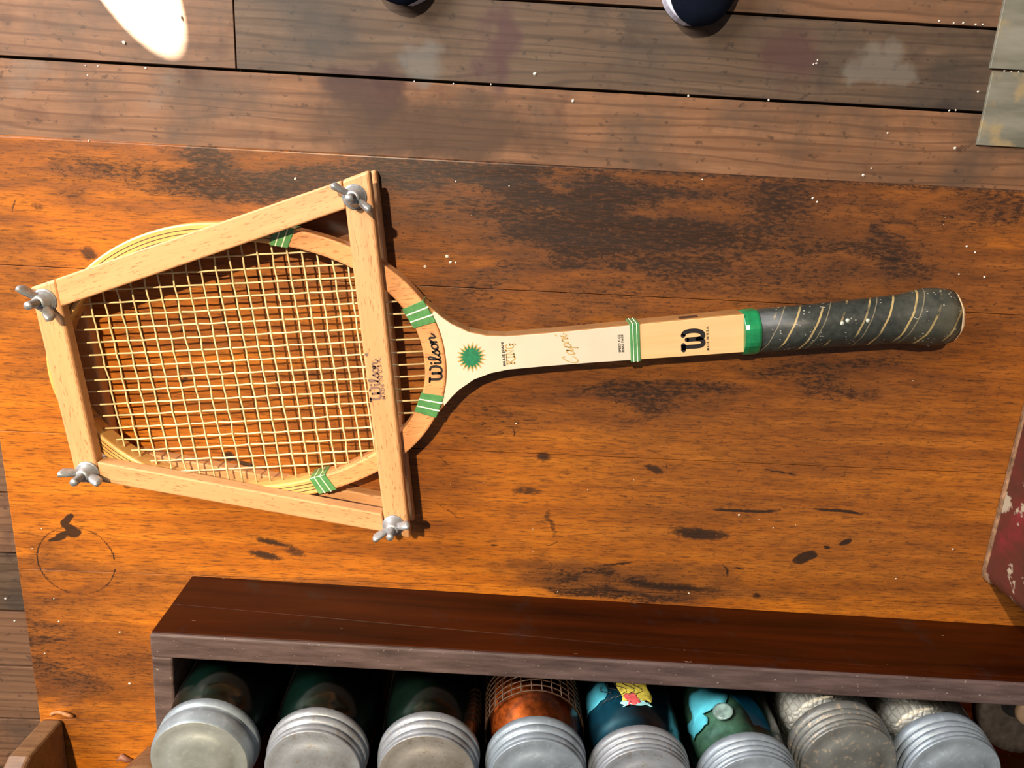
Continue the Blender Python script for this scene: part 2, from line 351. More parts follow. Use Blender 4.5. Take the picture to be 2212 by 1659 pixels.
# ---- crate, jars and the rest
t = NT('mahogany_crate'); v = t.coord()
g = t.noise(t.mapping(v, scale=(5, 70, 70)), 1.0, 5, 0.6, 0.3)
c = t.ramp(g[0], [(0.3, (0.011, 0.0022, 0.0004)), (0.7, (0.039, 0.0066, 0.0007))])
n2 = t.noise(v, 30, 4, 0.6); c = t.mix(t.rng(n2[0], 0.58, 0.72, 0, 0.5), c, (0.02, 0.012, 0.010))
geo = t.n('ShaderNodeNewGeometry'); pt = t.rng(geo.outputs['Pointiness'], 0.52, 0.60)
n3 = t.noise(t.mapping(v, scale=(60, 200, 200)), 1, 4, 0.7); sc = t.rng(n3[0], 0.69, 0.75, 0, 0.6)
c = t.mix(sc, c, (0.34, 0.26, 0.20)); t.col(c); t.bump(g[0], 0.2, 0.0008)
M['crate'] = t.set(Roughness=0.36, Specular_IOR_Level=0.10)
t = NT('sheen_grey_rim'); v = t.coord()  # cool sky sheen on the rim put into its grey colour
n = t.noise(t.mapping(v, scale=(18, 130, 130)), 1, 5, 0.65); c = t.ramp(n[0], [(0.3, (0.032, 0.019, 0.017)), (0.72, (0.105, 0.070, 0.064))])
n3 = t.noise(v, 300, 3, 0.6); c = t.mix(t.rng(n3[0], 0.66, 0.74, 0, 0.6), c, (0.36, 0.31, 0.28)); t.col(c); t.bump(n[0], 0.25, 0.001)
M['rim'] = t.set(Roughness=0.55, Specular_IOR_Level=0.35)
def zinc(name, c0, c1, spot, amt):
    t = NT(name); v = t.coord(); n = t.noise(v, 55, 5, 0.65); n2 = t.noise(v, 210, 4, 0.65)
    c = t.ramp(n[0], [(0.3, c0), (0.7, c1)]); c = t.mix(t.rng(n2[0], 0.56, 0.66, 0, amt), c, spot)
    t.col(c); t.bump(n2[0], 0.22, 0.0005); return t.set(Roughness=0.46, Metallic=0.35)
M['zinc'] = zinc('blue_zinc', (0.15, 0.185, 0.215), (0.225, 0.27, 0.315), (0.33, 0.40, 0.48), 0.3)
M['zinc2'] = zinc('stained_zinc', (0.15, 0.16, 0.17), (0.24, 0.265, 0.30), (0.14, 0.11, 0.075), 0.5)
M['disc_grey'] = zinc('dull_grey_disc', (0.17, 0.19, 0.185), (0.24, 0.26, 0.255), (0.30, 0.33, 0.31), 0.3)
M['disc_brown'] = zinc('grimy_disc', (0.14, 0.13, 0.115), (0.22, 0.21, 0.195), (0.10, 0.08, 0.06), 0.5)
M['zinc3'] = zinc('spotted_zinc', (0.095, 0.100, 0.095), (0.145, 0.150, 0.142), (0.33, 0.26, 0.18), 0.6)
def glass(name, tint, rough=0.16):
    t = NT(name); t.t.nodes.remove(t.b)
    tr = t.n('ShaderNodeBsdfTransparent'); tr.inputs[0].default_value = (*tint, 1)
    gl = t.n('ShaderNodeBsdfGlossy'); gl.inputs['Roughness'].default_value = rough
    fr = t.n('ShaderNodeFresnel'); fr.inputs[0].default_value = 1.5
    n = t.noise(t.coord(), 40, 2, 0.5); bp = t.n('ShaderNodeBump'); t.L(n[0], bp.inputs['Height']); bp.inputs['Strength'].default_value = 0.35; bp.inputs['Distance'].default_value = 0.002
    t.L(bp.outputs[0], gl.inputs['Normal']); t.L(bp.outputs[0], fr.inputs['Normal'])
    mx = t.n('ShaderNodeMixShader'); t.L(fr.outputs[0], mx.inputs[0]); t.L(tr.outputs[0], mx.inputs[1]); t.L(gl.outputs[0], mx.inputs[2])
    t.L(mx.outputs[0], t.out.inputs[0]); return t.mat
M['gl_dark'] = glass('dark_green_glass', (0.25, 0.38, 0.32))
M['gl_teal'] = glass('teal_glass', (0.55, 0.84, 0.88))
M['gl_clear'] = glass('clear_glass', (0.93, 0.95, 0.94))
M['gl_amber'] = glass('amber_glass', (0.80, 0.50, 0.28))
M['copper'] = plain('copper_sheet', (0.36, 0.175, 0.085), 0.38, 0.3, 0.95, 150)
M['murk'] = plain('green_jar_gloom', (0.012, 0.040, 0.036), 0.5, 0, 0.5, 25)  # dark tones for the gloom inside the jars
M['murk_teal'] = plain('teal_jar_gloom', (0.004, 0.045, 0.070), 0.5, 0, 0.6, 30)
M['murk_grey'] = plain('grey_jar_gloom', (0.030, 0.040, 0.032), 0.5, 0, 0.5, 25)
M['grid'] = plain('brown_wire', (0.05, 0.025, 0.012), 0.5, 0.3)
t = NT('white_shell_scraps'); v = t.coord(); vo = t.n('ShaderNodeTexVoronoi', feature='DISTANCE_TO_EDGE'); t.L(t.mapping(v, scale=(190, 190, 130)), vo.inputs['Vector']); vo.inputs['Scale'].default_value = 1
n = t.noise(v, 70, 4, 0.6); c = t.ramp(n[0], [(0.3, (0.58, 0.52, 0.42)), (0.7, (0.86, 0.82, 0.74))]); c = t.mix(t.rng(vo.outputs['Distance'], 0.0, 0.10, 0.6, 0), c, (0.22, 0.18, 0.13)); t.col(c)
t.bump(vo.outputs['Distance'], 0.8, 0.004); M['shell'] = t.set(Roughness=0.55)
M['bluepaper'] = plain('blue_paper', (0.06, 0.42, 0.62), 0.5, 0, 0.2, 60)
M['tealpaper'] = plain('aqua_paper', (0.30, 0.62, 0.66), 0.5, 0, 0.25, 60)
M['glassy'] = plain('grey_green_glass', (0.16, 0.24, 0.22), 0.2, 0, 0.4, 200)
M['moss'] = plain('olive_filling', (0.16, 0.17, 0.085), 0.6, 0, 0.5, 90)
M['yellow'] = plain('yellow_label', (0.50, 0.42, 0.06), 0.5, 0, 0.4, 250)
M['red'] = plain('red_label', (0.50, 0.07, 0.07), 0.5, 0, 0.3, 200)
t = NT('chipped_red_paint'); v = t.coord(); n = t.noise(v, 28, 6, 0.65); n2 = t.noise(t.mapping(v, loc=(4, 2, 1)), 22, 5, 0.65)
c = t.ramp(n[0], [(0.35, (0.050, 0.016, 0.010)), (0.55, (0.080, 0.015, 0.011)), (0.7, (0.14, 0.014, 0.018))]); c = t.mix(t.rng(n2[0], 0.55, 0.585, 0, .85), c, (0.34, 0.29, 0.21)); t.col(c); t.bump(n2[0], 0.4, 0.002)
M['redbox'] = t.set(Roughness=0.5)
M['oak'] = beech('dark_oak', (0.16, 0.085, 0.040), (0.085, 0.040, 0.018), (0.03, 0.015, 0.008), 0.4, 0.66)
M['pale_oak'] = beech('worn_oak', (0.26, 0.16, 0.085), (0.16, 0.09, 0.045), (0.06, 0.03, 0.015), 0.45, 0.66)
M['iron'] = plain('dull_dark_iron', (0.075, 0.062, 0.052), 0.5, 0.5, 0.35, 120)
M['shoe'] = plain('navy_canvas', (0.003, 0.005, 0.012), 0.9, 0, 0.2, 300, Specular_IOR_Level=0.08)
M['sole'] = plain('white_rubber', (0.62, 0.62, 0.74), 0.5, 0, 0.06, 60)
M['crumb'] = plain('pale_crumb', (0.74, 0.70, 0.60), 0.7, 0, 0.2, 400)
M['shaving'] = plain('orange_wood_shaving', (0.30, 0.115, 0.03), 0.6, 0, 0.4, 300)

# ------------------------------------------------------------------ floor
fl = box('floor', (-3.0, -3.0, FLOOR-0.08), (3.0, 3.0, FLOOR-0.018), M['subfloor']); fl['kind'] = 'structure'; fl['label'] = 'worn wooden plank floor beneath the table'
def plank(x0, x1, y0, y1, z1=FLOOR, mat='floor', th=0.018, name='plank'):
    cx, cy = (x0+x1)/2, (y0+y1)/2
    return box(name, (x0-cx, y0-cy, z1-th), (x1-cx, y1-cy, z1), M[mat], fl, 0.0006, 1, loc=(cx, cy, 0))
SEAM = 0.110; PW = 0.124; G = 0.0022
cuts = {1: [-0.420, 1.35], 2: [-1.3, 1.0], 0: [-1.6, 1.9], -1: [-0.7, 1.2], -5: [-1.5], -6: [-0.6], -7: [-1.9], -8: [-0.4]}
for r in range(-20, 22):
    y0 = SEAM+(r-1)*PW; y1 = y0+PW
    xs = [-3.0]+cuts.get(r, [random.uniform(-2, -1), random.uniform(0.9, 2)])+[3.0]
    for a, b in zip(xs, xs[1:]): plank(a+G/2, b-G/2, y0+G, y1-G, FLOOR, 'floor_grey' if (r >= 1 and a > -0.5) or (r < 0 and r % 4 == 1) else 'floor')  # far-left planks keep the lighter wood: window sheen put into the colour
# grey-green repair boards let in at the far right
pr = plank(0.770, 1.5, 0.176, 0.62, FLOOR+0.006, 'patch', 0.006, 'repair_board')
pr2 = plank(0.775, 1.5, 0.060, 0.172, FLOOR+0.006, 'patch', 0.006, 'repair_board')
for o_, l_ in ((pr, 'upper grey-green repair board'), (pr2, 'lower grey-green repair board')): o_['label'] = l_

# ------------------------------------------------------------------ table
TX0, TX1, TY1, TY0 = -0.3906, 1.15, -0.003, -0.80
tb = tag(empty('work_table', (0.38, -0.4, FLOOR)), 'old orange-brown wooden table with dark stains carrying the tennis racket', 'table')
TO = Vector((0.38, -0.4, FLOOR))
ys = [TY1, -0.0968, -0.2300, -0.3540, -0.505, -0.655, TY0]
import numpy as np
_rs = np.random.RandomState(3)
def vnoise(x, y, fx, fy, seed):                       # smooth value noise on arrays
    g = np.random.RandomState(seed).rand(64, 64)
    X, Y = x*fx+17.3, y*fy+9.1; i, j = np.floor(X).astype(int), np.floor(Y).astype(int); u, v = X-i, Y-j
    u, v = u*u*(3-2*u), v*v*(3-2*v); gg = lambda a, b: g[a % 64, b % 64]
    return (gg(i, j)*(1-u)+gg(i+1, j)*u)*(1-v)+(gg(i, j+1)*(1-u)+gg(i+1, j+1)*u)*v
def stain_field(x, y, lst, warp):
    wx = sum((vnoise(x, y, 9*2**k, 30*2**k, 5+k)-.5)*warp/1.7**k for k in range(4)); wy = sum((vnoise(x, y, 9*2**k, 30*2**k, 25+k)-.5)*warp*.45/1.7**k for k in range(4))
    acc = np.zeros_like(x)
    for (px, py, rx, ry, a, soft, amp) in lst:
        p = P(px, py, 0); ca, sa = math.cos(R(a)), math.sin(R(a)); dx, dy = x+wx-p.x, y+wy-p.y
        d = np.hypot((dx*ca+dy*sa)/(rx*K), (-dx*sa+dy*ca)/(ry*K))
        q = np.clip((1+soft-d)/(2*soft), 0, 1); acc = np.maximum(acc, amp*q*q*(3-2*q))
    return acc
def table_board(y0, y1, edge):
    """one board: finely divided upper face with eased edges, plain sides"""
    xs_ = np.concatenate([[TX0, TX0+.0004, TX0+.0012], np.arange(TX0+.0025, 0.47, .00125), np.arange(0.48, TX1-.002, .02), [TX1]])
    e0 = .0003; e1 = .0016 if edge else .0003
    yy = np.concatenate([[y0, y0+e0*.4, y0+e0], np.arange(y0+.0012, y1-e1-.0005, .00125 if y1 > -.6 else .01), [y1-e1, y1-e1*.55, y1-e1*.2, y1]])
    zz = np.concatenate([[-e0, -e0*.3, 0], np.zeros(len(yy)-7), [0, -e1*.1, -e1*.42, -e1]])
    nx, ny = len(xs_), len(yy)
    X, Y = np.meshgrid(xs_, yy); Z = np.repeat(zz[:, None], nx, 1); Z[:, 0] -= .0010; Z[:, 1] -= .0003
    co_ = np.stack([X-TO.x, Y-TO.y, Z-TO.z], -1).reshape(-1, 3)
    low = co_.copy(); rim = [j for j in range(nx)]+[i*nx+nx-1 for i in range(1, ny)]+[(ny-1)*nx+j for j in range(nx-2, -1, -1)]+[i*nx for i in range(ny-2, 0, -1)]
    lowv = co_[rim].copy(); lowv[:, 2] = -.028-TO.z; base = nx*ny; m_ = len(rim)
    I, Jx = np.meshgrid(np.arange(ny-1), np.arange(nx-1), indexing='ij'); q = (I*nx+Jx).ravel()
    quads = np.stack([q, q+1, q+nx+1, q+nx], 1).tolist()
    for k in range(m_): quads.append([rim[k], base+k, base+(k+1) % m_, rim[(k+1) % m_]])
    quads.append([base+k for k in range(m_)][::-1])
    me = bpy.data.meshes.new('table_board'); me.from_pydata(np.concatenate([co_, lowv]).tolist(), [], quads); me.update(); me.materials.append(M['table'])
    x, y = X.ravel(), Y.ravel()
    colr = np.zeros((base+m_, 4), np.float32); colr[:, 3] = 1
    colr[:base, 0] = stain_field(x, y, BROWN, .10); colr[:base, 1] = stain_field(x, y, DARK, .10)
    mk_ = stain_field(x, y, MARK, .013)
    rp = P(165, 1212, 0); d = np.hypot((x-rp.x)/(86*K*1.04), (y-rp.y)/(86*K*1.02)); an = np.arctan2(y-rp.y, x-rp.x)
    mk_ = np.maximum(mk_, np.clip(1.7-np.abs(d-1)/.020, 0, 1)*(.80+.2*np.sin(an*2+1))*(np.abs(an+.05) > .14))
    colr[:base, 1] = np.maximum(colr[:base, 1], np.clip((y+.009)/.006, 0, 1)*np.clip((x+.25)/.3, 0, .9))  # darker along the far edge, fading out towards the left
    colr[:base, 2] = mk_
    atr = me.color_attributes.new('stain', 'FLOAT_COLOR', 'POINT'); atr.data.foreach_set('color', colr.ravel())
    o = bpy.data.objects.new('table_board', me); COL.objects.link(o); o.parent = tb; return o
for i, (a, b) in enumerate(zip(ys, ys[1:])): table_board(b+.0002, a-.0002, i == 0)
for nm, a, b in (('apron', (TX0+.06, TY1-.08, -0.12), (TX1-.06, TY1-.06, -0.028)), ('apron', (TX0+.06, TY0+.06, -0.12), (TX1-.06, TY0+.08, -0.028)),
                 ('apron', (TX0+.06, TY0+.08, -0.12), (TX0+.08, TY1-.08, -0.028)), ('apron', (TX1-.08, TY0+.08, -0.12), (TX1-.06, TY1-.08, -0.028))):
    box(nm, Vector(a)-TO, Vector(b)-TO, M['oak'], tb, 0.001)
for x in (TX0+.05, TX1-.11):
    for y in (TY0+.05, TY1-.11):
        box('leg', Vector((x, y, FLOOR))-TO, Vector((x+.06, y+.06, -0.028))-TO, M['oak'], tb, 0.003)

# ------------------------------------------------------------------ tennis racket
ZB, ZT = 0.0117, 0.0293            # underside and upper face of the frame
_m1 = (P(1180, 719, .029)+P(1180, 792, .029))/2; _m2 = (P(1590, 680, .029)+P(1590, 762, .029))/2
RD = (_m2-_m1).normalized(); RE = Vector((-RD.y, RD.x)); RO = _m1
RA = math.atan2(RD.y, RD.x)
def UV(px, py, z=ZT):
    p = P(px, py, z)-RO; return Vector((p.dot(RD), p.dot(RE)))
rk = tag(empty('tennis_racket', (RO.x, RO.y, 0), RA), 'wooden tennis racket with ivory throat and black leather grip lying on the table', 'racket')
UC = -0.2395
def ell(phi, al, ar, b):
    c_, s_ = math.cos(phi), math.sin(phi); a_, n_ = (ar, 2.15) if c_ > 0 else (al, 1.92)
    k_ = (abs(c_)**n_+abs(s_)**n_)**(-1/n_); u_ = UC+a_*c_*k_; return Vector((u_, b*s_*k_+skew(u_)))
def skew(u_): return 0.035*max(0.0, -0.09-u_)      # the old head has warped a little off the shaft's line
OUT = lambda p: ell(p, 0.1318, 0.1640, 0.1080)
INN = lambda p: ell(p, 0.1205, 0.1480, 0.0950)
N = 120
def ring_mesh(name, fo, fi, z0, z1, mat, parent, p0=None, p1=None, n=N, bev=0.0015):
    vs = []; fs = []
    full = p0 is None
    cnt = n if full else n+1
    for i in range(cnt):
        ph = 2*math.pi*i/n if full else p0+(p1-p0)*i/n
        o_, i_ = fo(ph), fi(ph)
        vs += [(o_.x, o_.y, z0), (o_.x, o_.y, z1), (i_.x, i_.y, z1), (i_.x, i_.y, z0)]
    for i in range(n):
        a = 4*i; b = 4*((i+1) % cnt)
        for k in range(4): fs.append((a+k, b+k, b+(k+1) % 4, a+(k+1) % 4))
    if not full: fs += [(0, 1, 2, 3), (4*n, 4*n+3, 4*n+2, 4*n+1)]
    o = fixn(mesh_obj(name, vs, fs, mat, parent))
    if bev: bevel(o, bev, 2, 50)
    return o
# the bow is capped in beech round the throat and shoulders, laminated ash round the tip
PB = R(66.5)
ring_mesh('throat_bow', OUT, INN, ZB, ZT, M['bow'], rk, -PB, PB, 60)
ring_mesh('head_bow', OUT, INN, ZB, ZT, M['ash'], rk, PB, 2*math.pi-PB, 80)
for f in (0.30, 0.50, 0.70):
    q = lambda p, f=f: OUT(p).lerp(INN(p), f)
    q2 = lambda p, f=f: OUT(p).lerp(INN(p), f+0.045)
    ring_mesh('lamination_line', q, q2, ZT-0.0004, ZT+0.00006, M['line'], rk, PB, 2*math.pi-PB, 80, 0)
# throat, shoulders and shaft
sh_u = [(-0.0873, .0444), (-0.0801, .0372), (-0.0740, .0310), (-0.0679, .0258), (-0.0556, .0186), (-0.0426, .0148), (-0.0290, .0132), (0.0, .0130), (0.03, .0132), (0.0655, .0138)]
arc = [OUT(R(a)) for a in range(-22, 23, 2)]
thr = [Vector(p) for p in sh_u]+[Vector((p[0], -p[1])) for p in reversed(sh_u)]+arc[1:-1]
prism('throat', thr, ZB+0.0002, ZT-0.0006, M['side'], rk, 0.0012)
def inset(p, d): return Vector((p.x, p.y-d if p.y > 0 else p.y+d))
prism('fibre_face', [inset(Vector(p), .0005) for p in sh_u[1:]]+[inset(Vector((p[0], -p[1])), .0005) for p in reversed(sh_u[1:])]+[a+Vector((.0006, 0)) for a in arc[2:-2]], ZT-0.0006, ZT+0.0002, M['white'], rk, 0.0002, 1)
shp = [(0.0655, .0138), (0.10, .0143), (0.1476, .0149)]
sp2 = [Vector(p) for p in shp]+[Vector((p[0], -p[1])) for p in reversed(shp)]
prism('shaft', sp2, ZB-0.001, ZT-0.0006, M['side'], rk, 0.0012)
prism('shaft_face', [inset(p, .0005) for p in sp2], ZT-0.0006, ZT+0.0002, M['shaft'], rk, 0.0003, 1)
box('edge_slot', (0.1005, 0.0139, 0.020), (0.1145, 0.01475, 0.0265), M['line'], rk)
# green bindings with twin pale threads
def bind(ph, du, parent=rk):
    def slab(name, a0, a1, g, mat, par):
        O0, O1, I0, I1 = OUT(ph+a0), OUT(ph+a1), INN(ph+a0), INN(ph+a1)
        d0 = (O0-I0).normalized()*g; d1 = (O1-I1).normalized()*g
        return prism(name, [O0+d0, O1+d1, I1-d1, I0-d0], ZB-g, ZT+g, mat, par, 0.0004, 1)
    b_ = slab('binding', -du, du, 0.0007, M['green'], parent)
    for s in (-0.35, 0.35): slab('thread', du*(s-0.075), du*(s+0.075), 0.0010, M['thread'], b_)
bind(R(68.5), R(2.6)); bind(R(-68.5), R(2.6)); bind(R(19.5), R(4.6)); bind(R(-20.0), R(4.6))
bb = box('binding', (0.0625, -0.0147, ZB-0.001), (0.0700, 0.0147, ZT+0.0009), M['green'], rk, 0.0005, 1)
for s in (0.0643, 0.0672): box('thread', (s+.0002, -0.0150, ZB-0.0012), (s+0.0008, 0.0150, ZT+0.0012), M['thread'], bb, 0.0003, 1)
# strings
SZ = (ZB+ZT)/2; SR = 0.00072
mains = [0.0827-0.00973*i+random.uniform(-.0003, .0003) for i in range(18)]
crosses = [-0.3318+0.01069*i+random.uniform(-.0003, .0003) for i in range(20)]
def inside(u, v):
    a = 0.1480 if u > UC else 0.1225; return ((u-UC)/a)**2+(v/0.0950)**2 < 0.995
def urange(v):
    s = math.sqrt(max(0, 1-(v/0.0950)**2)); return UC-0.1225*s-.004, UC+0.148*s+.004
def vrange(u):
    a = 0.148 if u > UC else 0.1225; s = math.sqrt(max(0, 1-((u-UC)/a)**2)); return -0.0950*s-.004, 0.0950*s+.004
for i, v in enumerate(mains):
    u0, u1 = urange(v); pts = [(u0, v, SZ)]
    for j, u in enumerate(crosses):
        if u0+.005 < u < u1-.005: pts.append((u, v+random.uniform(-.0002, .0002), SZ+(0.0006 if (i+j) % 2 else -0.0006)))
    pts.append((u1, v, SZ)); tube('main_string', [(p_[0], p_[1]+skew(p_[0]), p_[2]) for p_ in pts], SR, M['string'], rk, 6)
for j, u in enumerate(crosses):
    v0, v1 = vrange(u); pts = [(u, v0, SZ)]
    for i, v in reversed(list(enumerate(mains))):
        if v0+.004 < v < v1-.004: pts.append((u+random.uniform(-.0003, .0003), v, SZ+(-0.0006 if (i+j) % 2 else 0.0006)))
    pts.append((u, v1, SZ)); tube('cross_string', [(p_[0], p_[1]+skew(p_[0]), p_[2]) for p_ in pts], SR, M['string'], rk, 6)
# grip: eight-sided, flared at the butt
def octo(w, h):
    out = []
    for k in range(32):
        a_ = 2*math.pi*(k+.5)/32; f = 1/max(abs(math.cos(a_-q*math.pi/4)) for q in range(8))
        f = 0.75*f+0.25*1.04; out.append((w*f*math.cos(a_), h*f*math.sin(a_)))
    return out
GZ = 0.0205
def loft(name, secs, mat, parent, cz=GZ, **kw):
    vs = []; fs = []; n = 32
    for (u, w, h, vo, lean) in secs:
        for (y, z) in octo(w, h): vs.append((u+lean*(y/w), y+vo, z))
    for i in range(len(secs)-1):
        for k in range(n): fs.append((i*n+k, i*n+(k+1) % n, (i+1)*n+(k+1) % n, (i+1)*n+k))
    fs += [tuple(range(n))[::-1], tuple(range((len(secs)-1)*n, len(secs)*n))]
    o = fixn(mesh_obj(name, vs, fs, mat, parent, loc=(0, 0, cz), **kw)); return o
g_ = loft('grip', [(0.1560, .0158, .0135, -.0012, 0), (0.20, .0163, .0140, -.0012, 0), (0.245, .0172, .0150, -.0012, 0), (0.266, .0178, .0155, -.0012, 0), (0.276, .0192, .0170, -.0010, 0), (0.287, .0210, .0190, -.0012, 0), (0.297, .0207, .0188, -.0016, 0), (0.3040, .0196, .0178, -.0020, 0)], M['grip'], rk)
g_.data.polygons.foreach_set('use_smooth', [True]*len(g_.data.polygons))
cl_ = loft('collar', [(0.1470, .0162, .0140, -.0012, 0), (0.1500, .0168, .0147, -.0012, 0), (0.1570, .0168, .0147, -.0012, 0), (0.1592, .0163, .0140, -.0012, 0)], M['collar'], rk); bevel(cl_, 0.0006, 2, 30)
bc = loft('butt_cap', [(0.3035, .0190, .0172, -.0020, 0), (0.3055, .0186, .0168, -.0022, 0), (0.3085, .0150, .0135, -.0026, 0)], M['cream'], rk)
for (px, py) in ((1818, 698), (1830, 692), (1873, 692)):
    q = UV(px, py, 0.034); vs, fs = lathe_data([(0.0016, 0), (0.0012, 0.0005), (0.0001, 0.0006)], 12)
    fixn(mesh_obj('paint_spot', vs, fs, M['dot'], rk, True, loc=(q.x, q.y, GZ+0.0142 if px < 1850 else GZ+0.0146)))

# ---- printing
def decal(name, v2, faces, fn, z, mat, parent):
    """fn maps 2D lettering coordinates to plan coordinates of the parent"""
    vs = [(*fn(v), z) for v in v2]
    o = mesh_obj(name, vs, faces, mat, parent)
    bm = bmesh.new(); bm.from_mesh(o.data)
    for f in bm.faces:
        f.normal_update()
        if f.normal.z < 0: f.normal_flip()
    bm.to_mesh(o.data); bm.free(); return o
def bfont(txt, spacing=1.0):
    cu = bpy.data.curves.new('t', 'FONT'); cu.body = txt; cu.space_character = spacing; cu.resolution_u = 3; cu.offset = 0.03
    ob = bpy.data.objects.new('t', cu); COL.objects.link(ob)
    dg = bpy.context.evaluated_depsgraph_get(); me = bpy.data.meshes.new_from_object(ob.evaluated_get(dg))
    vs = [Vector((v.co.x, v.co.y)) for v in me.vertices]; fs = [tuple(p.vertices) for p in me.polygons]
    bpy.data.objects.remove(ob); bpy.data.curves.remove(cu); bpy.data.meshes.remove(me)
    x0 = min(v.x for v in vs); x1 = max(v.x for v in vs); y0 = min(v.y for v in vs); y1 = max(v.y for v in vs)
    return [Vector(((v.x-x0)/(x1-x0), (v.y-y0)/(y1-y0))) for v in vs], fs
def norm01(v2, cap):
    x0 = min(v.x for v in v2); x1 = max(v.x for v in v2); return [Vector(((v.x-x0)/(x1-x0), v.y/cap)) for v in v2]
def pxmap(b0, b1, up, mid=None, conv=UV, z=ZT):
    b0, b1, up = Vector(b0), Vector(b1), Vector(up)
    def fn(v):
        s = v.x
        if mid is None: p = b0.lerp(b1, s)
        else: p = b0*(1-s)**2+Vector(mid)*2*s*(1-s)+b1*s*s
        p = p+up*v.y
        return conv(p.x, p.y, z)
    return fn
SW = 0.30
W_STROKES = [([(-.12, 1.78), (.38, 1.78)], False), ([(.18, 1.75), (.18, .55), (.28, .14), (.52, .02), (.78, .14), (.88, .5), (.88, 1.45)], True), ([(.88, .5), (.98, .14), (1.22, .02), (1.52, .16), (1.68, .6), (1.70, 1.15), (1.58, 1.6), (1.30, 1.78)], True)]
def strokes(lst, w): return [ribbon(p, w, sm) for p, sm in lst]
SCRIPT = strokes(W_STROKES, SW)+[
    ribbon([(2.05, 1.0), (2.05, .3), (2.15, .05), (2.3, .08), (2.42, .3)], .24), dot((2.05, 1.5), .17),
    ribbon([(2.42, .3), (2.72, 1.1), (2.78, 1.6), (2.65, 1.85), (2.52, 1.6), (2.52, .4), (2.62, .06), (2.8, .08), (2.95, .3)], .22),
    ribbon([(2.95, .3), (3.22, .85), (3.34, 1.08), (3.36, .8), (3.50, .45), (3.42, .1), (3.2, .02), (3.05, .15)], .22),
    ribbon([(3.95+.30*math.cos(a*math.pi/8), .52+.46*math.sin(a*math.pi/8)) for a in range(17)], .24), ribbon([(3.42, .1), (3.62, .3)], .18),
    ribbon([(4.2, .75), (4.35, .95), (4.45, .9), (4.45, .03)], .22), ribbon([(4.45, .6), (4.62, .92), (4.82, .95), (4.92, .7), (4.92, .3), (5.02, .05), (5.2, .1), (5.32, .4)], .23)]
sv, sf = join2d(SCRIPT); sv01 = norm01(sv, 1.8)
o_ = decal('lettering', sv01, sf, pxmap((953.5, 827), (937, 719), (-26, 0.5), (959, 776)), ZT+0.0002, M['ink'], rk); o_['label'] = 'black script lettering on the throat'
wv, wf = join2d(strokes(W_STROKES, .42)); w01 = norm01(wv, 1.8)
o_ = decal('letter_emblem', w01, wf, pxmap((1520, 758), (1518, 708), (-44, 3)), ZT+0.0004, M['ink'], rk); o_['label'] = 'big black W emblem'
def printed(txt, b0, b1, up, mat, z=ZT+0.0004, conv=UV, parent=rk, zs=ZT, sp=1.0):
    v2, f2 = bfont(txt, sp); return decal('lettering', v2, f2, pxmap(b0, b1, up, None, conv, zs), z, mat, parent)
printed('BILLIE JEAN', (1094, 790), (1089, 739), (-7, 0.6), M['ink'])
printed('SPEED FLEX', (1341.5, 760.5), (1339, 722), (-5, 0.4), M['ink'], sp=1.1)
printed('FIBRE FACE', (1348.5, 760), (1345.5, 722), (-5, 0.4), M['ink'], sp=1.1)
printed('MADE IN U.S.A.', (1532, 756), (1530, 704), (-5.5, 0.4), M['ink'], sp=1.25)
KING = [ribbon(p, .13, s) for p, s in [([(.15, 0), (.15, 1)], 0), ([(0, 0), (.3, 0)], 0), ([(0, 1), (.3, 1)], 0), ([(.15, .4), (.65, 1)], 0), ([(.3, .58), (.72, 0), (.9, -.12), (1.15, .02)], 1), ([(.5, 1), (.8, 1)], 0),
        ([(1.1, 0), (1.1, 1)], 0), ([(.95, 0), (1.25, 0)], 0), ([(.95, 1), (1.25, 1)], 0),
        ([(1.5, 0), (1.5, 1), (2.05, 0), (2.05, 1)], 0), ([(1.38, 0), (1.65, 0)], 0), ([(1.35, 1), (1.55, 1)], 0), ([(1.92, 1), (2.18, 1)], 0),
        ([(2.95, .8), (2.85, .97), (2.65, 1.02), (2.42, .85), (2.35, .5), (2.45, .12), (2.7, 0), (2.95, .1), (2.97, .45)], 1), ([(2.78, .45), (3.1, .45)], 0), ([(2.95, .1), (3.0, -.2), (2.8, -.28)], 1)]]
kv, kf = join2d(KING); decal('lettering', norm01(kv, 1.0), kf, pxmap((1112, 787), (1108, 740), (-16.5, 1.3)), ZT+0.0004, M['gold'], rk)['label'] = 'gold serif lettering'
CAPRI = [ribbon(p, .13, True) for p in [[(1.0, 1.55), (.95, 1.85), (.65, 1.8), (.25, 1.2), (.12, .5), (.35, .05), (.75, .1), (1.05, .45)],
        [(1.95, .85), (1.65, 1.0), (1.38, .65), (1.42, .15), (1.65, .05), (1.9, .5), (1.98, .95), (1.98, .2), (2.15, .05), (2.4, .5)],
        [(2.5, .95), (2.42, .2), (2.35, -.75)], [(2.48, .5), (2.7, .95), (2.98, .8), (2.95, .25), (2.7, .05), (2.5, .2)],
        [(3.1, .2), (3.35, .95), (3.45, .85), (3.7, .85), (3.68, .3), (3.8, .05)], [(3.8, .1), (4.1, .9), (4.12, .2), (4.3, .05), (4.5, .35)]]]+[dot((4.2, 1.45), .13)]
cv, cf = join2d(CAPRI); decal('lettering', norm01(cv, 1.85), cf, pxmap((1251, 784), (1222, 719), (-30, 0)), ZT+0.0004, M['gold'], rk)['label'] = 'gold script lettering'
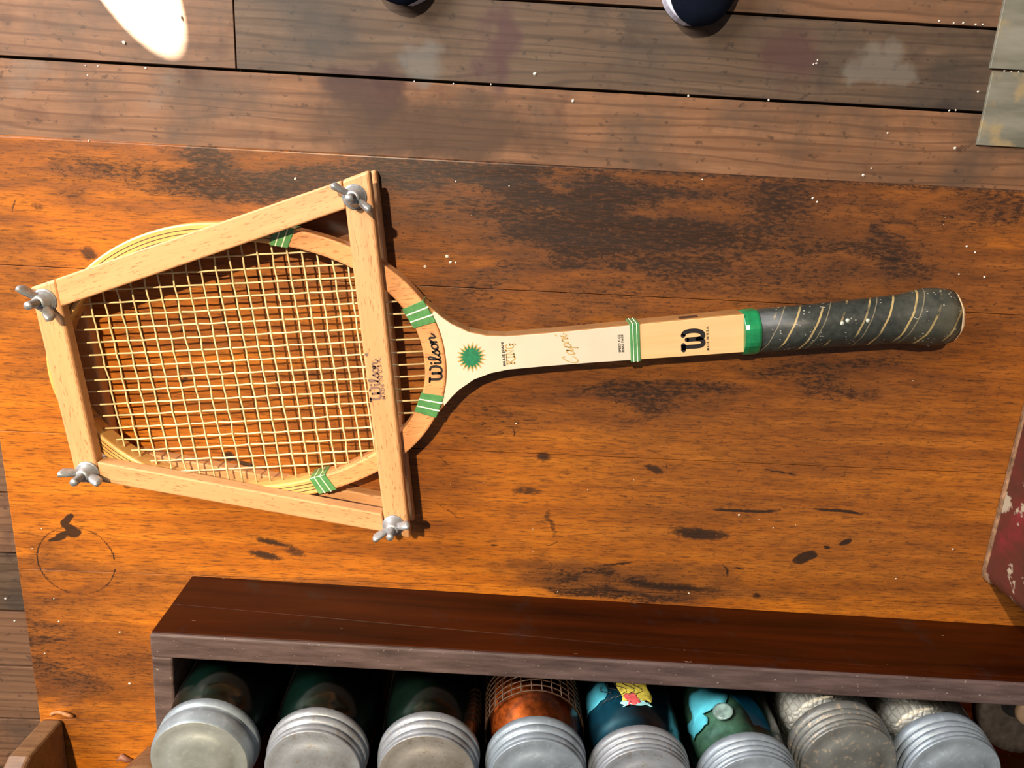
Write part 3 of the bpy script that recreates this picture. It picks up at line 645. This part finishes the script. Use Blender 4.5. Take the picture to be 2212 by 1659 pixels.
def star(cx, cy, r0, r1, n, z, mat, name, ph=0.0):
    pts = [Vector((cx+(r0 if k % 2 else r1)*math.cos(math.pi*k/n+ph), cy+(r0 if k % 2 else r1)*math.sin(math.pi*k/n+ph))) for k in range(2*n)]
    c_ = len(pts); pts.append(Vector((cx, cy)))
    return decal(name, pts, [(k, (k+1) % c_, c_) for k in range(c_)], lambda v: UV(v.x, v.y, ZT), z, mat, rk)
star(1018, 771, 32.5, 21.5, 19, ZT+0.0004, M['gold'], 'sunburst_rays')['label'] = 'gold sunburst outline'
star(1018, 771, 26.5, 17.5, 19, ZT+0.0006, M['starg'], 'sunburst')['label'] = 'dark green sunburst'

# ------------------------------------------------------------------ racket press
ZU0, ZU1 = 0.0296, 0.0412
PC = Vector((-0.20, -0.16, 0))
pr_ = tag(empty('racket_press', PC), 'pale beech racket press with wing nuts clamped round the racket head', 'racket press')
BARS = [('crossbar', [(62, 622), (117.5, 603), (217, 1041), (163, 1031)], 'y'), ('crossbar', [(738, 389), (797, 367), (886, 1166), (832, 1151)], 'y'),
        ('side_bar', [(118.5, 603), (737.5, 389.5), (746.5, 451), (130.5, 663)], 'x'), ('side_bar', [(209, 998), (825, 1111), (831.5, 1150.5), (216.5, 1041)], 'x')]
def bar(name, poly, z0, z1, mat, axis):
    W = [P(*p, ZU1) for p in poly]
    c_ = sum(W, Vector((0, 0)))/4
    d = ((W[1]-W[0])+(W[2]-W[3])).normalized() if axis == 'x' else ((W[3]-W[0])+(W[2]-W[1])).normalized()
    a = math.atan2(d.y, d.x); e = Vector((-d.y, d.x))
    o = prism(name, [((w-c_).dot(d), (w-c_).dot(e)) for w in W], z0, z1, mat, pr_, 0.0022 if 'cross' in name else 0.0012, 3, loc=(c_.x-PC.x, c_.y-PC.y, 0), rotz=a)
    return o
for nm, pl, ax in BARS:
    bar('lower_'+nm, pl, 0.0, 0.0116, M['beech'], ax); bar('upper_'+nm, pl, ZU0, ZU1, M['beech'], ax)
# wing nuts on threaded bolts
vs, fs = lathe_data([(0.0001, 0), (0.0085, 0), (0.0085, 0.0012), (0.0040, 0.0014)], 28); WASH = mesh_obj('washer', vs, fs, M['steel'], None, True)
prof = [(0.0074, 0.0012), (0.0072, 0.0022), (0.0056, 0.0032), (0.0050, 0.0085), (0.0040, 0.0098), (0.0029, 0.0098)]
vs, fs = lathe_data(prof, 24)
for s in (0, 1):        # two ears that rise outward
    path = []; rads = []
    for k in range(9):
        q = k/8; r_ = 0.004+q*0.0115; z_ = 0.0045+0.0075*q**0.8
        path.append((r_, z_)); rads.append((0.0022+0.0008*q, 0.0028+0.0034*math.sin(math.pi*min(1, q*0.75+0.12))) if k < 8 else (0.0008, 0.0016))
    b = len(vs); n_ = 10
    for (r_, z_), (ty, tz) in zip(path, rads):
        for k in range(n_):
            a = 2*math.pi*k/n_; x, y, z = r_, ty*math.cos(a), z_+tz*math.sin(a)
            vs.append((x, y, z) if s == 0 else (-x, -y, z))
    for i in range(8):
        for k in range(n_): fs.append((b+i*n_+k, b+i*n_+(k+1) % n_, b+(i+1)*n_+(k+1) % n_, b+(i+1)*n_+k))
    fs.append(tuple(b+8*n_+k for k in range(n_)))
NUT = fixn(mesh_obj('wing_nut', vs, fs, M['steel'], None, True))
prof = [(0.0001, -0.0411), (0.0042, -0.0411), (0.0042, -0.0392), (0.0025, -0.0390)]
z_ = -0.0388
while z_ < 0.0205: prof += [(0.0024, z_), (0.0029, z_+0.00055)]; z_ += 0.0011
prof += [(0.0026, 0.0212), (0.0001, 0.0216)]
vs, fs = lathe_data(prof, 16); BOLT = fixn(mesh_obj('bolt', vs, fs, M['steel'], None, True))
for i, (px, py, an) in enumerate(((97, 649, -48), (766, 425, -31), (850, 1134, 26), (190, 1019, -14))):
    p = P(px, py, ZU1)
    for src in (WASH, NUT, BOLT):
        o = src if i == 0 else src.copy()
        if i: COL.objects.link(o)
        o.parent = pr_; o.location = (p.x-PC.x, p.y-PC.y, ZU1); o.rotation_euler = (0, 0, R(an))
wconv = lambda px, py, z: P(px, py, z)-Vector((PC.x, PC.y))
o_ = decal('lettering', sv01, sf, pxmap((824, 868), (816, 775), (-23, 1.8), None, wconv, ZU1), ZU1+0.0002, M['greyink'], pr_); o_['label'] = 'faded brown script lettering'
dv, df = dot((0, 0), 3.6); decal('lettering', dv, df, lambda v: wconv(v.x+791.5, v.y+766, ZU1), ZU1+0.0002, M['greyink'], pr_)
printed('MADE IN U.S.A.', (833, 862), (822, 772), (-7.5, 0.6), M['greyink'], ZU1+0.0002, wconv, pr_, ZU1, 1.25)

# ------------------------------------------------------------------ jar crate
CR = tag(empty('jar_crate', (-0.2450, -0.3543, 0), R(-1.45)), 'long dark mahogany crate with worn rim holding the zinc-capped jars', 'crate')
CL, CD, CH = 0.86, 0.135, 0.0835
def xz_board(name, pts, y0, y1, mat):
    n = len(pts); vs = [(p[0], y0, p[1]) for p in pts]+[(p[0], y1, p[1]) for p in pts]
    fs = [tuple(range(n)), tuple(range(n, 2*n))[::-1]]+[(i, (i+1) % n, n+(i+1) % n, n+i) for i in range(n)]
    return bevel(fixn(mesh_obj(name, vs, fs, mat, CR)), 0.0009, 2)
xz_board('front_board', [(0, 0), (CL, 0), (CL, .0755), (.62, .0745), (.40, .064), (.0, .0425)], -0.020, 0, M['crate'])
xz_board('front_board', [(0, .0429), (.40, .0644), (.62, .0749), (CL, .0759), (CL, .0795), (0, .0795)], -0.0198, -0.0002, M['crate'])
box('rim_strip', (0, -0.0205, .0796), (CL, -0.0003, CH), M['rim'], CR, 0.0018, 3)
box('end_board', (0, -CD+.014, 0), (0.0155, -0.0208, CH-.001), M['rim'], CR, 0.0015)
box('end_board', (CL-.0155, -CD+.014, 0), (CL, -0.0208, CH-.001), M['rim'], CR, 0.0015)
box('back_board', (0, -CD, 0), (CL, -CD+.0135, CH), M['crate'], CR, 0.0015)
box('bottom_board', (0.016, -CD+.014, 0.002), (CL-.016, -0.0208, 0.010), M['crate'], CR)
CZ = 0.0101
def lid_prof(R_, h, rings):
    pr = [(R_*0.985, 0), (R_, 0.0006), (R_*0.995, h*0.26), (R_*0.955, h*0.30)]
    z0 = h*0.30; dz = (h*0.92-z0)/rings
    for k in range(rings):
        rr = R_*(0.985-0.035*k/max(1, rings-1)); zb = z0+dz*k
        pr += [(rr*0.955, zb+dz*0.06), (rr*0.99, zb+dz*0.30), (rr, zb+dz*0.52), (rr*0.985, zb+dz*0.78), (rr*0.955, zb+dz*0.97)]
    pr += [(R_*0.935, h*0.95), (R_*0.915, h)]
    return pr
def disc_prof(R_, h):
    return [(R_*0.914, h*0.93), (R_*0.914, h*1.0), (R_*0.905, h*1.004), (R_*0.80, h*0.985), (R_*0.62, h*0.975), (R_*0.60, h*1.01), (R_*0.3, h*1.015), (0.0001, h*1.015)]
def jar(cx, cy, z0lid, R_, glassm, lidm, label, rings=2, lh=0.0215, body=0.0382, gloom_mat=None, rot=0.0, discm=None):
    t_ = tag(empty('glass_jar', (cx, cy, CZ), rot), label, 'jar', 'zinc-capped jars standing in the crate')
    H = z0lid-CZ; b = body; nk = R_*0.90
    lathe('glass_body', [(0.0001, 0), (b*.80, 0), (b*.95, .0025), (b, .008), (b, H*0.66), (b*.985, H*.76), (b*.955, H*.845), (nk*1.04, H*.92), (nk*.98, H*.97), (nk*.96, H+.012)], M[glassm], t_, 56)
    cp = lathe('cap', lid_prof(R_, lh, rings), M[lidm], t_, 64, False, loc=(0, 0, H)); lathe('cap_disc', disc_prof(R_, lh), M[discm or lidm], cp, 64, False)
    murk = gloom_mat
    if gloom_mat: lathe('jar_gloom_core', [(0.0001, .003), (b*.90, .003), (b*.965, .01), (b*.965, H*.66), (b*.95, H*.76), (b*.92, H*.84), (nk*.97, H*.92), (0.0001, H*.925)], M[murk], t_, 40)  # added dark core: the gloom inside the jar painted as a solid
    return t_, H, b
ZL = 0.116
J = {}
J[1] = jar(-0.1920, -0.4192, ZL, .0368, 'gl_dark', 'zinc', 'dark green jar with smooth blue-grey zinc cap at the crate\'s left end', 1, gloom_mat='murk', discm='disc_grey')
J[2] = jar(-0.1127, -0.4238, ZL, .0368, 'gl_dark', 'zinc2', 'dark green jar with rust-stained zinc cap, second from the crate\'s left end', 2, gloom_mat='murk')
J[3] = jar(-0.0319, -0.4250, ZL, .0376, 'gl_dark', 'zinc2', 'dark jar with brown dirt-ringed zinc cap, left of the copper jar', 2, gloom_mat='murk_grey', discm='disc_brown')
J[4] = jar(0.0468, -0.4255, ZL, .0374, 'gl_amber', 'zinc', 'jar with copper sheet inside and a square wire grid', 2)
J[5] = jar(0.1237, -0.4307, ZL, .0378, 'gl_teal', 'zinc2', 'teal glass jar with yellow and red label patch', 3, gloom_mat='murk_teal')
J[6] = jar(0.2045, -0.4336, ZL, .0375, 'gl_teal', 'zinc', 'teal glass jar filled with bright blue paper strips', 3)
J[7] = jar(0.2860, -0.4290, 0.086, .0398, 'gl_clear', 'zinc3', 'short jar of white scraps with pale-spotted grey cap', 3, 0.024, 0.0400)
J[8] = jar(0.3685, -0.4370, 0.086, .0398, 'gl_clear', 'zinc', 'short jar of cream scraps with bluish ridged cap at the row\'s right end', 3, 0.024, 0.0400)
# jar contents
t_, H, b = J[4]
lathe('copper_sheet', [(b*.90, .004), (b*.92, H*.66), (b*.86, H*.84), (b*.6, H*.93)], M['copper'], t_, 40, False)
for k in range(7): lathe('grid_wire', [(b*1.0+.0006*math.cos(a), H*.40+k*.0062+.0006*math.sin(a)) for a in [2*math.pi*i/6 for i in range(7)]], M['grid'], t_, 40, False)
for k in range(30):
    a = 2*math.pi*k/30; tube('grid_wire', [(b*1.004*math.cos(a), b*1.004*math.sin(a), H*.30), (b*1.004*math.cos(a), b*1.004*math.sin(a), H*.40+.037)], .0005, M['grid'], t_, 5)
def body_r(b, q):                  # glass radius at height fraction q
    ks = [(0, .95), (.66, 1.0), (.76, .985), (.845, .955), (.92, .93), (1.0, .88)]
    for (q0, r0), (q1, r1) in zip(ks, ks[1:]):
        if q <= q1: return b*(r0+(r1-r0)*(q-q0)/(q1-q0))
    return b*.88
def wrap(name, t_, b, H, a0, a1, q0, q1, mat, off=-.0012, slant=0.0, th=0.0004, wob=0.015):
    vs = []; fs = []; n = 12; m_ = 8
    for layer in (0, th):
        for i in range(n+1):
            for j in range(m_+1):
                f = j/m_; q = q0+(q1-q0)*f+wob*math.sin(i*.9+f*3); a = R(a0+(a1-a0)*i/n+slant*(f-.5)+2*math.sin(f*7+i))
                r_ = body_r(b, q)+off+layer; vs.append((r_*math.cos(a), r_*math.sin(a), q*H))
    st = (n+1)*(m_+1)
    for i in range(n):
        for j in range(m_):
            k = i*(m_+1)+j
            for l_ in (0, st): fs.append((l_+k, l_+k+1, l_+k+m_+2, l_+k+m_+1))
    for i in range(n): fs += [(i*(m_+1), (i+1)*(m_+1), st+(i+1)*(m_+1), st+i*(m_+1)), (i*(m_+1)+m_, (i+1)*(m_+1)+m_, st+(i+1)*(m_+1)+m_, st+i*(m_+1)+m_)]
    for j in range(m_): fs += [(j, j+1, st+j+1, st+j), (n*(m_+1)+j, n*(m_+1)+j+1, st+n*(m_+1)+j+1, st+n*(m_+1)+j)]
    return fixn(mesh_obj(name, vs, fs, mat, t_, True))
t_, H, b = J[5]
wrap('label_patch', t_, b, H, 72, 108, .52, .76, M['yellow'], .0003)
wrap('label_patch', t_, b, H, 88, 102, .70, .79, M['red'], .0006)
wrap('label_edge', t_, b, H, 74, 108, .765, .80, M['tealpaper'], .0005, 0, .0004, .008)
for k in range(5):
    a = R(92+k*9); tube('label_scroll', [((b*1.014)*math.cos(a+q*.3*math.cos(q*5)), (b*1.014)*math.sin(a+q*.3*math.cos(q*5)), H*(.53+.18*q)) for q in [i/8 for i in range(9)]], .00035, M['ink'], t_, 5)
wrap('paper_strip', t_, b, H, 122, 160, .45, .66, M['tealpaper'], -.0010, 8, .0004, .01)
t_, H, b = J[6]
lathe('filling', [(0.0001, .003), (b*.88, .003), (b*.92, H*.66), (b*.91, H*.76), (b*.88, H*.84), (b*.8, H*.90), (0.0001, H*.91)], M['moss'], t_, 32)
wrap('paper_strip', t_, b, H, 66, 92, .45, .90, M['bluepaper'], -.0009, -22, .0004, .004)
wrap('paper_strip', t_, b, H, 100, 150, .45, .70, M['tealpaper'], -.0010, 10, .0004, .012)
wrap('paper_strip', t_, b, H, 134, 165, .66, .80, M['tealpaper'], -.0012, 0, .0004, .006)
vs, fs = lathe_data([(0.0075, 0), (0.0078, .0012), (0.0055, .002), (0.0028, .0012), (0.0001, .001)], 18)
a = R(112); ro = fixn(mesh_obj('glass_button', vs, fs, M['glassy'], t_, True, loc=(b*.955*math.cos(a), b*.955*math.sin(a), H*.77))); ro.rotation_euler = (R(-80), 0, a-R(90))
for i in (7, 8):
    t_, H, b = J[i]
    lathe('pale_scraps', [(0.0001, .003), (b*.93, .003), (b*.95, .01), (b*.94, H*.7), (b*.86, H*.85), (0.0001, H*.9)], M['shell'], t_, 40)
# flat iron disc lying low at the crate's right
tin = tag(empty('iron_disc', (0.4870, -0.4400, CZ)), 'flat round dark iron disc with ribbed rim and tan knob at the crate\'s right', 'iron disc')
vs, fs = lathe_data([(0.0001, 0), (.040, 0), (.0440, .008), (.0455, .0150), (.0445, .0175), (.036, .0178), (.033, .0168), (0.0001, .0168)], 72)
for k in range(72):
    if k % 2:
        for i in (2, 3, 4, 5): x, y, z = vs[i*72+k]; vs[i*72+k] = (x, y, z-0.0008)
fixn(mesh_obj('disc_plate', vs, fs, M['iron'], tin, True))
lathe('knob', [(.006, .0168), (.006, .040), (.013, .044), (.0155, .048), (.0145, .052), (.008, .0535), (0.0001, .054)], plain('tan_knob', (0.21, 0.14, 0.085), 0.5, 0.2), tin, 36, loc=(-.026, .026, 0))

# ------------------------------------------------------------------ red box at the right
rb = tag(empty('painted_box', (0.4325, -0.3130, 0)), 'dark red wooden box with chipped paint at the table\'s right', 'box')
def rpoly(x0, y0, x1, y1, r):
    pts = []
    for (cx, cy, a0) in ((x1-r, y1-r, 0), (x0+r, y1-r, 90), (x0+r, y0+r, 180), (x1-r, y0+r, 270)):
        for k in range(7): a = R(a0+15*k); pts.append((cx+r*math.cos(a), cy+r*math.sin(a)))
    return pts
prism('box_body', rpoly(0, -.0165, .26, .42, .012), 0.0, 0.115, M['redbox'], rb, 0.002)
prism('base_moulding', rpoly(-.0015, -.018, .2615, .4215, .012), 0.0, 0.0045, plain('worn_brown_edge', (0.20, 0.11, 0.06), 0.5, 0, 0.5, 150), rb, 0.001)
prism('box_lid', rpoly(-.001, -.0175, .261, .421, .012), 0.1155, 0.135, M['redbox'], rb, 0.002)

# ------------------------------------------------------------------ wooden board and bowl at the lower left
wb = tag(empty('upright_board', (-0.380, -0.505, 0)), 'thick brown board standing on edge at the table\'s lower left corner', 'board')
prof = [(0.0, 0), (0.004, .05), (-.012, .082), (-.05, .10), (-.20, .105), (-.24, .09), (-.25, 0)]
n = len(prof); vs = [(-.0085, p[0], p[1]) for p in prof]+[(.0105, p[0], p[1]) for p in prof]
fs = [tuple(range(n)), tuple(range(n, 2*n))[::-1]]+[(i, (i+1) % n, n+(i+1) % n, n+i) for i in range(n)]
bevel(fixn(mesh_obj('board_body', vs, fs, M['oak'], wb)), 0.0035, 3)
box('worn_edge', (-.0088, -.19, .1048), (.0108, -.06, .1062), M['pale_oak'], wb, 0.0006)
p = P(305, 1732, .05)
bw = tag(empty('wooden_bowl', (p.x, p.y, 0)), 'dark brown turned bowl rim peeping in beside the jar crate', 'bowl')
lathe('bowl_wall', [(0.0001, 0), (.018, 0), (.020, .003), (.027, .03), (.029, .048), (.0285, .0505), (.0270, .0505), (.0255, .047), (.023, .03), (.015, .006), (0.0001, .006)], M['oak'], bw, 40)
lathe('rim_band', [(.0292, .0465), (.0298, .048), (.0296, .0495), (.0290, .0500)], M['pale_oak'], bw, 40, False)

# ------------------------------------------------------------------ sneakers on the floor
def shoe(name, tipx, tipy, ang, mirror, label):
    s = tag(empty(name, (tipx, tipy, FLOOR), ang), label, 'shoe', 'pair of navy sneakers')
    half_in = [(0, 0), (.006, .022), (.022, .042), (.05, .054), (.095, .055), (.15, .038), (.21, .034), (.25, .034), (.272, .022), (.28, 0)]
    half_out = [(0, 0), (.006, -.020), (.020, -.040), (.05, -.053), (.085, -.055), (.15, -.045), (.21, -.038), (.25, -.034), (.272, -.022), (.28, 0)]
    sg = -1 if mirror else 1
    def outline(k, dx=0.0):
        a = catmull(half_in, 3); b = catmull(half_out, 3)
        pts = a+list(reversed(b))[1:-1]
        return [Vector((dx+(p[0]-.14)*k+.14, p[1]*k*sg)) for p in pts]
    prism('sole', outline(1.0), 0.0, 0.032, M['sole'], s, 0.003, 2)
    secs = [(1.0, .0315, 0, 1), (1.0, .041, -.002, 1), (.90, .050, .004, 1), (.78, .060, .016, 1), (.60, .075, .045, .9), (.46, .098, .07, .9), (.40, .110, .08, .9)]
    vs = []; fs = []
    for (k, z, dx, wy) in secs:
        o_ = outline(k, dx); nn = len(o_)
        for q in o_: vs.append((q.x-.003, q.y*wy*.93-sg*.0065, z+max(0, (q.x-.12))*.12*(z > .042)))
    for i in range(len(secs)-1):
        for k in range(nn): fs.append((i*nn+k, i*nn+(k+1) % nn, (i+1)*nn+(k+1) % nn, (i+1)*nn+k))
    fs.append(tuple((len(secs)-1)*nn+k for k in range(nn)))
    fixn(mesh_obj('upper', vs, fs, M['shoe'], s, True))
    for k in range(4):
        x = .085+k*.022; z = .0655+k*.0085
        tube('lace', [(x, -.022, z), (x+.006, 0, z+.004), (x, .022, z)], .0022, M['shoe'], s, 6)
    return s
shoe('sneaker', 0.2760, 0.2110, R(78), False, 'navy sneaker with wide white sole edge, nearer the picture centre right')
shoe('sneaker', -0.1440, 0.2160, R(102), True, 'navy sneaker whose toe tip only just shows, left of the other')

# ------------------------------------------------------------------ small litter
def lump(c, r, vs, fs, flat=0.6):
    b = len(vs); n = 5; a0 = random.random()*6
    vs.append((c[0], c[1], c[2]+r*flat*2))
    for k in range(n):
        a = a0+2*math.pi*k/n; rr = r*random.uniform(.7, 1.2); vs.append((c[0]+rr*math.cos(a), c[1]+rr*math.sin(a), c[2]+r*flat*random.uniform(.5, 1.2)))
    for k in range(n):
        a = a0+2*math.pi*k/n; vs.append((c[0]+r*.8*math.cos(a), c[1]+r*.8*math.sin(a), c[2]))
    for k in range(n):
        k2 = (k+1) % n; fs += [(b, b+1+k, b+1+k2), (b+1+k, b+6+k, b+6+k2, b+1+k2)]
    fs.append(tuple(b+6+k for k in range(n))[::-1])
vs = []; fs = []
for (px, py, r) in [(391, 35, 4.5), (268, 92, 5), (185, 142, 2.5), (212, 143, 2.5), (315, 147, 3), (190, 163, 2.5), (1155, 160, 5), (1237, 218, 4), (1487, 207, 3.2), (1660, 216, 3.2), (1917, 287, 3), (2028, 46, 3), (2060, 50, 3), (2080, 50, 3), (2107, 53, 3), (2122, 53, 3), (2050, 239, 3), (2064, 238, 3), (1763, 137, 3), (1766, 130, 2.5), (1757, 139, 2.5), (2169, 153, 3), (2184, 155, 2.5), (2200, 156, 3), (1864, 378, 4.5), (1882, 364, 3), (2062, 320, 4), (1173, 357, 3), (12, 1292, 4), (32, 1341, 4), (1060, 182, 2.5), (895, 176, 2), (980, 181, 2.5), (2112, 198, 3)]:
    p = P(px, py, FLOOR); lump((p.x, p.y, FLOOR), r*0.0006, vs, fs)
o_ = fixn(mesh_obj('floor_litter', vs, fs, M['crumb'])); o_['kind'] = 'stuff'; tag(o_, 'tiny white crumbs scattered over the floor boards', 'crumbs')
vs = []; fs = []
for (px, py, r) in [(638, 386, 3), (985, 392, 2), (1100, 402, 2), (1517, 388, 2.5), (1755, 428, 3), (1765, 436, 2.5), (2088, 532, 3), (2106, 545, 2.5), (2126, 598, 3), (2071, 592, 2.5), (1596, 1112, 3), (1670, 1140, 2.5), (2058, 1186, 2.5), (1935, 1250, 2.5), (2005, 745, 4), (280, 1476, 4), (127, 1342, 2.5), (97, 1411, 2), (117, 1293, 2), (70, 1185, 1.5), (87, 1193, 1.5), (90, 1142, 1.5), (192, 304, 2.5), (1115, 915, 2), (1270, 1058, 2), (259, 1365, 3), (1205, 1278, 2), (1488, 1281, 2), (2150, 1240, 2), (918, 575, 4), (966, 553, 4.5), (973, 566, 4), (984, 567, 3), (1330, 720, 2)]:
    p = P(px, py, 0); lump((p.x, p.y, 0), r*0.00030, vs, fs)
for k in range(45):
    p = P(random.uniform(120, 2100), random.uniform(430, 1200), 0); lump((p.x, p.y, 0), random.uniform(.00018, .00032), vs, fs)
o_ = fixn(mesh_obj('table_litter', vs, fs, M['crumb'])); o_['kind'] = 'stuff'; tag(o_, 'tiny pale crumbs and dust specks on the table top', 'crumbs')
p = P(140, 1540, 0)
tag(tube('wood_shaving', [(p.x+.010*math.cos(a)-.002, p.y+.0035*math.sin(a)-.002, .0022+.0012*math.sin(a*2.3)) for a in [k*.35 for k in range(9)]], .0018, M['shaving'], None, 7), 'curled orange wood shaving by the upright board', 'shaving')
p = P(268, 1632, 0)
tag(tube('leaf_scrap', [(p.x-.006, p.y-.004, .0025), (p.x, p.y+.002, .004), (p.x+.004, p.y-.002, .003), (p.x+.010, p.y-.004, .002)], [.0008, .003, .0025, .0006], plain('dry_leaf', (0.20, 0.08, 0.05), 0.6), None, 6), 'small dry brown leaf scrap beside the bowl', 'leaf')
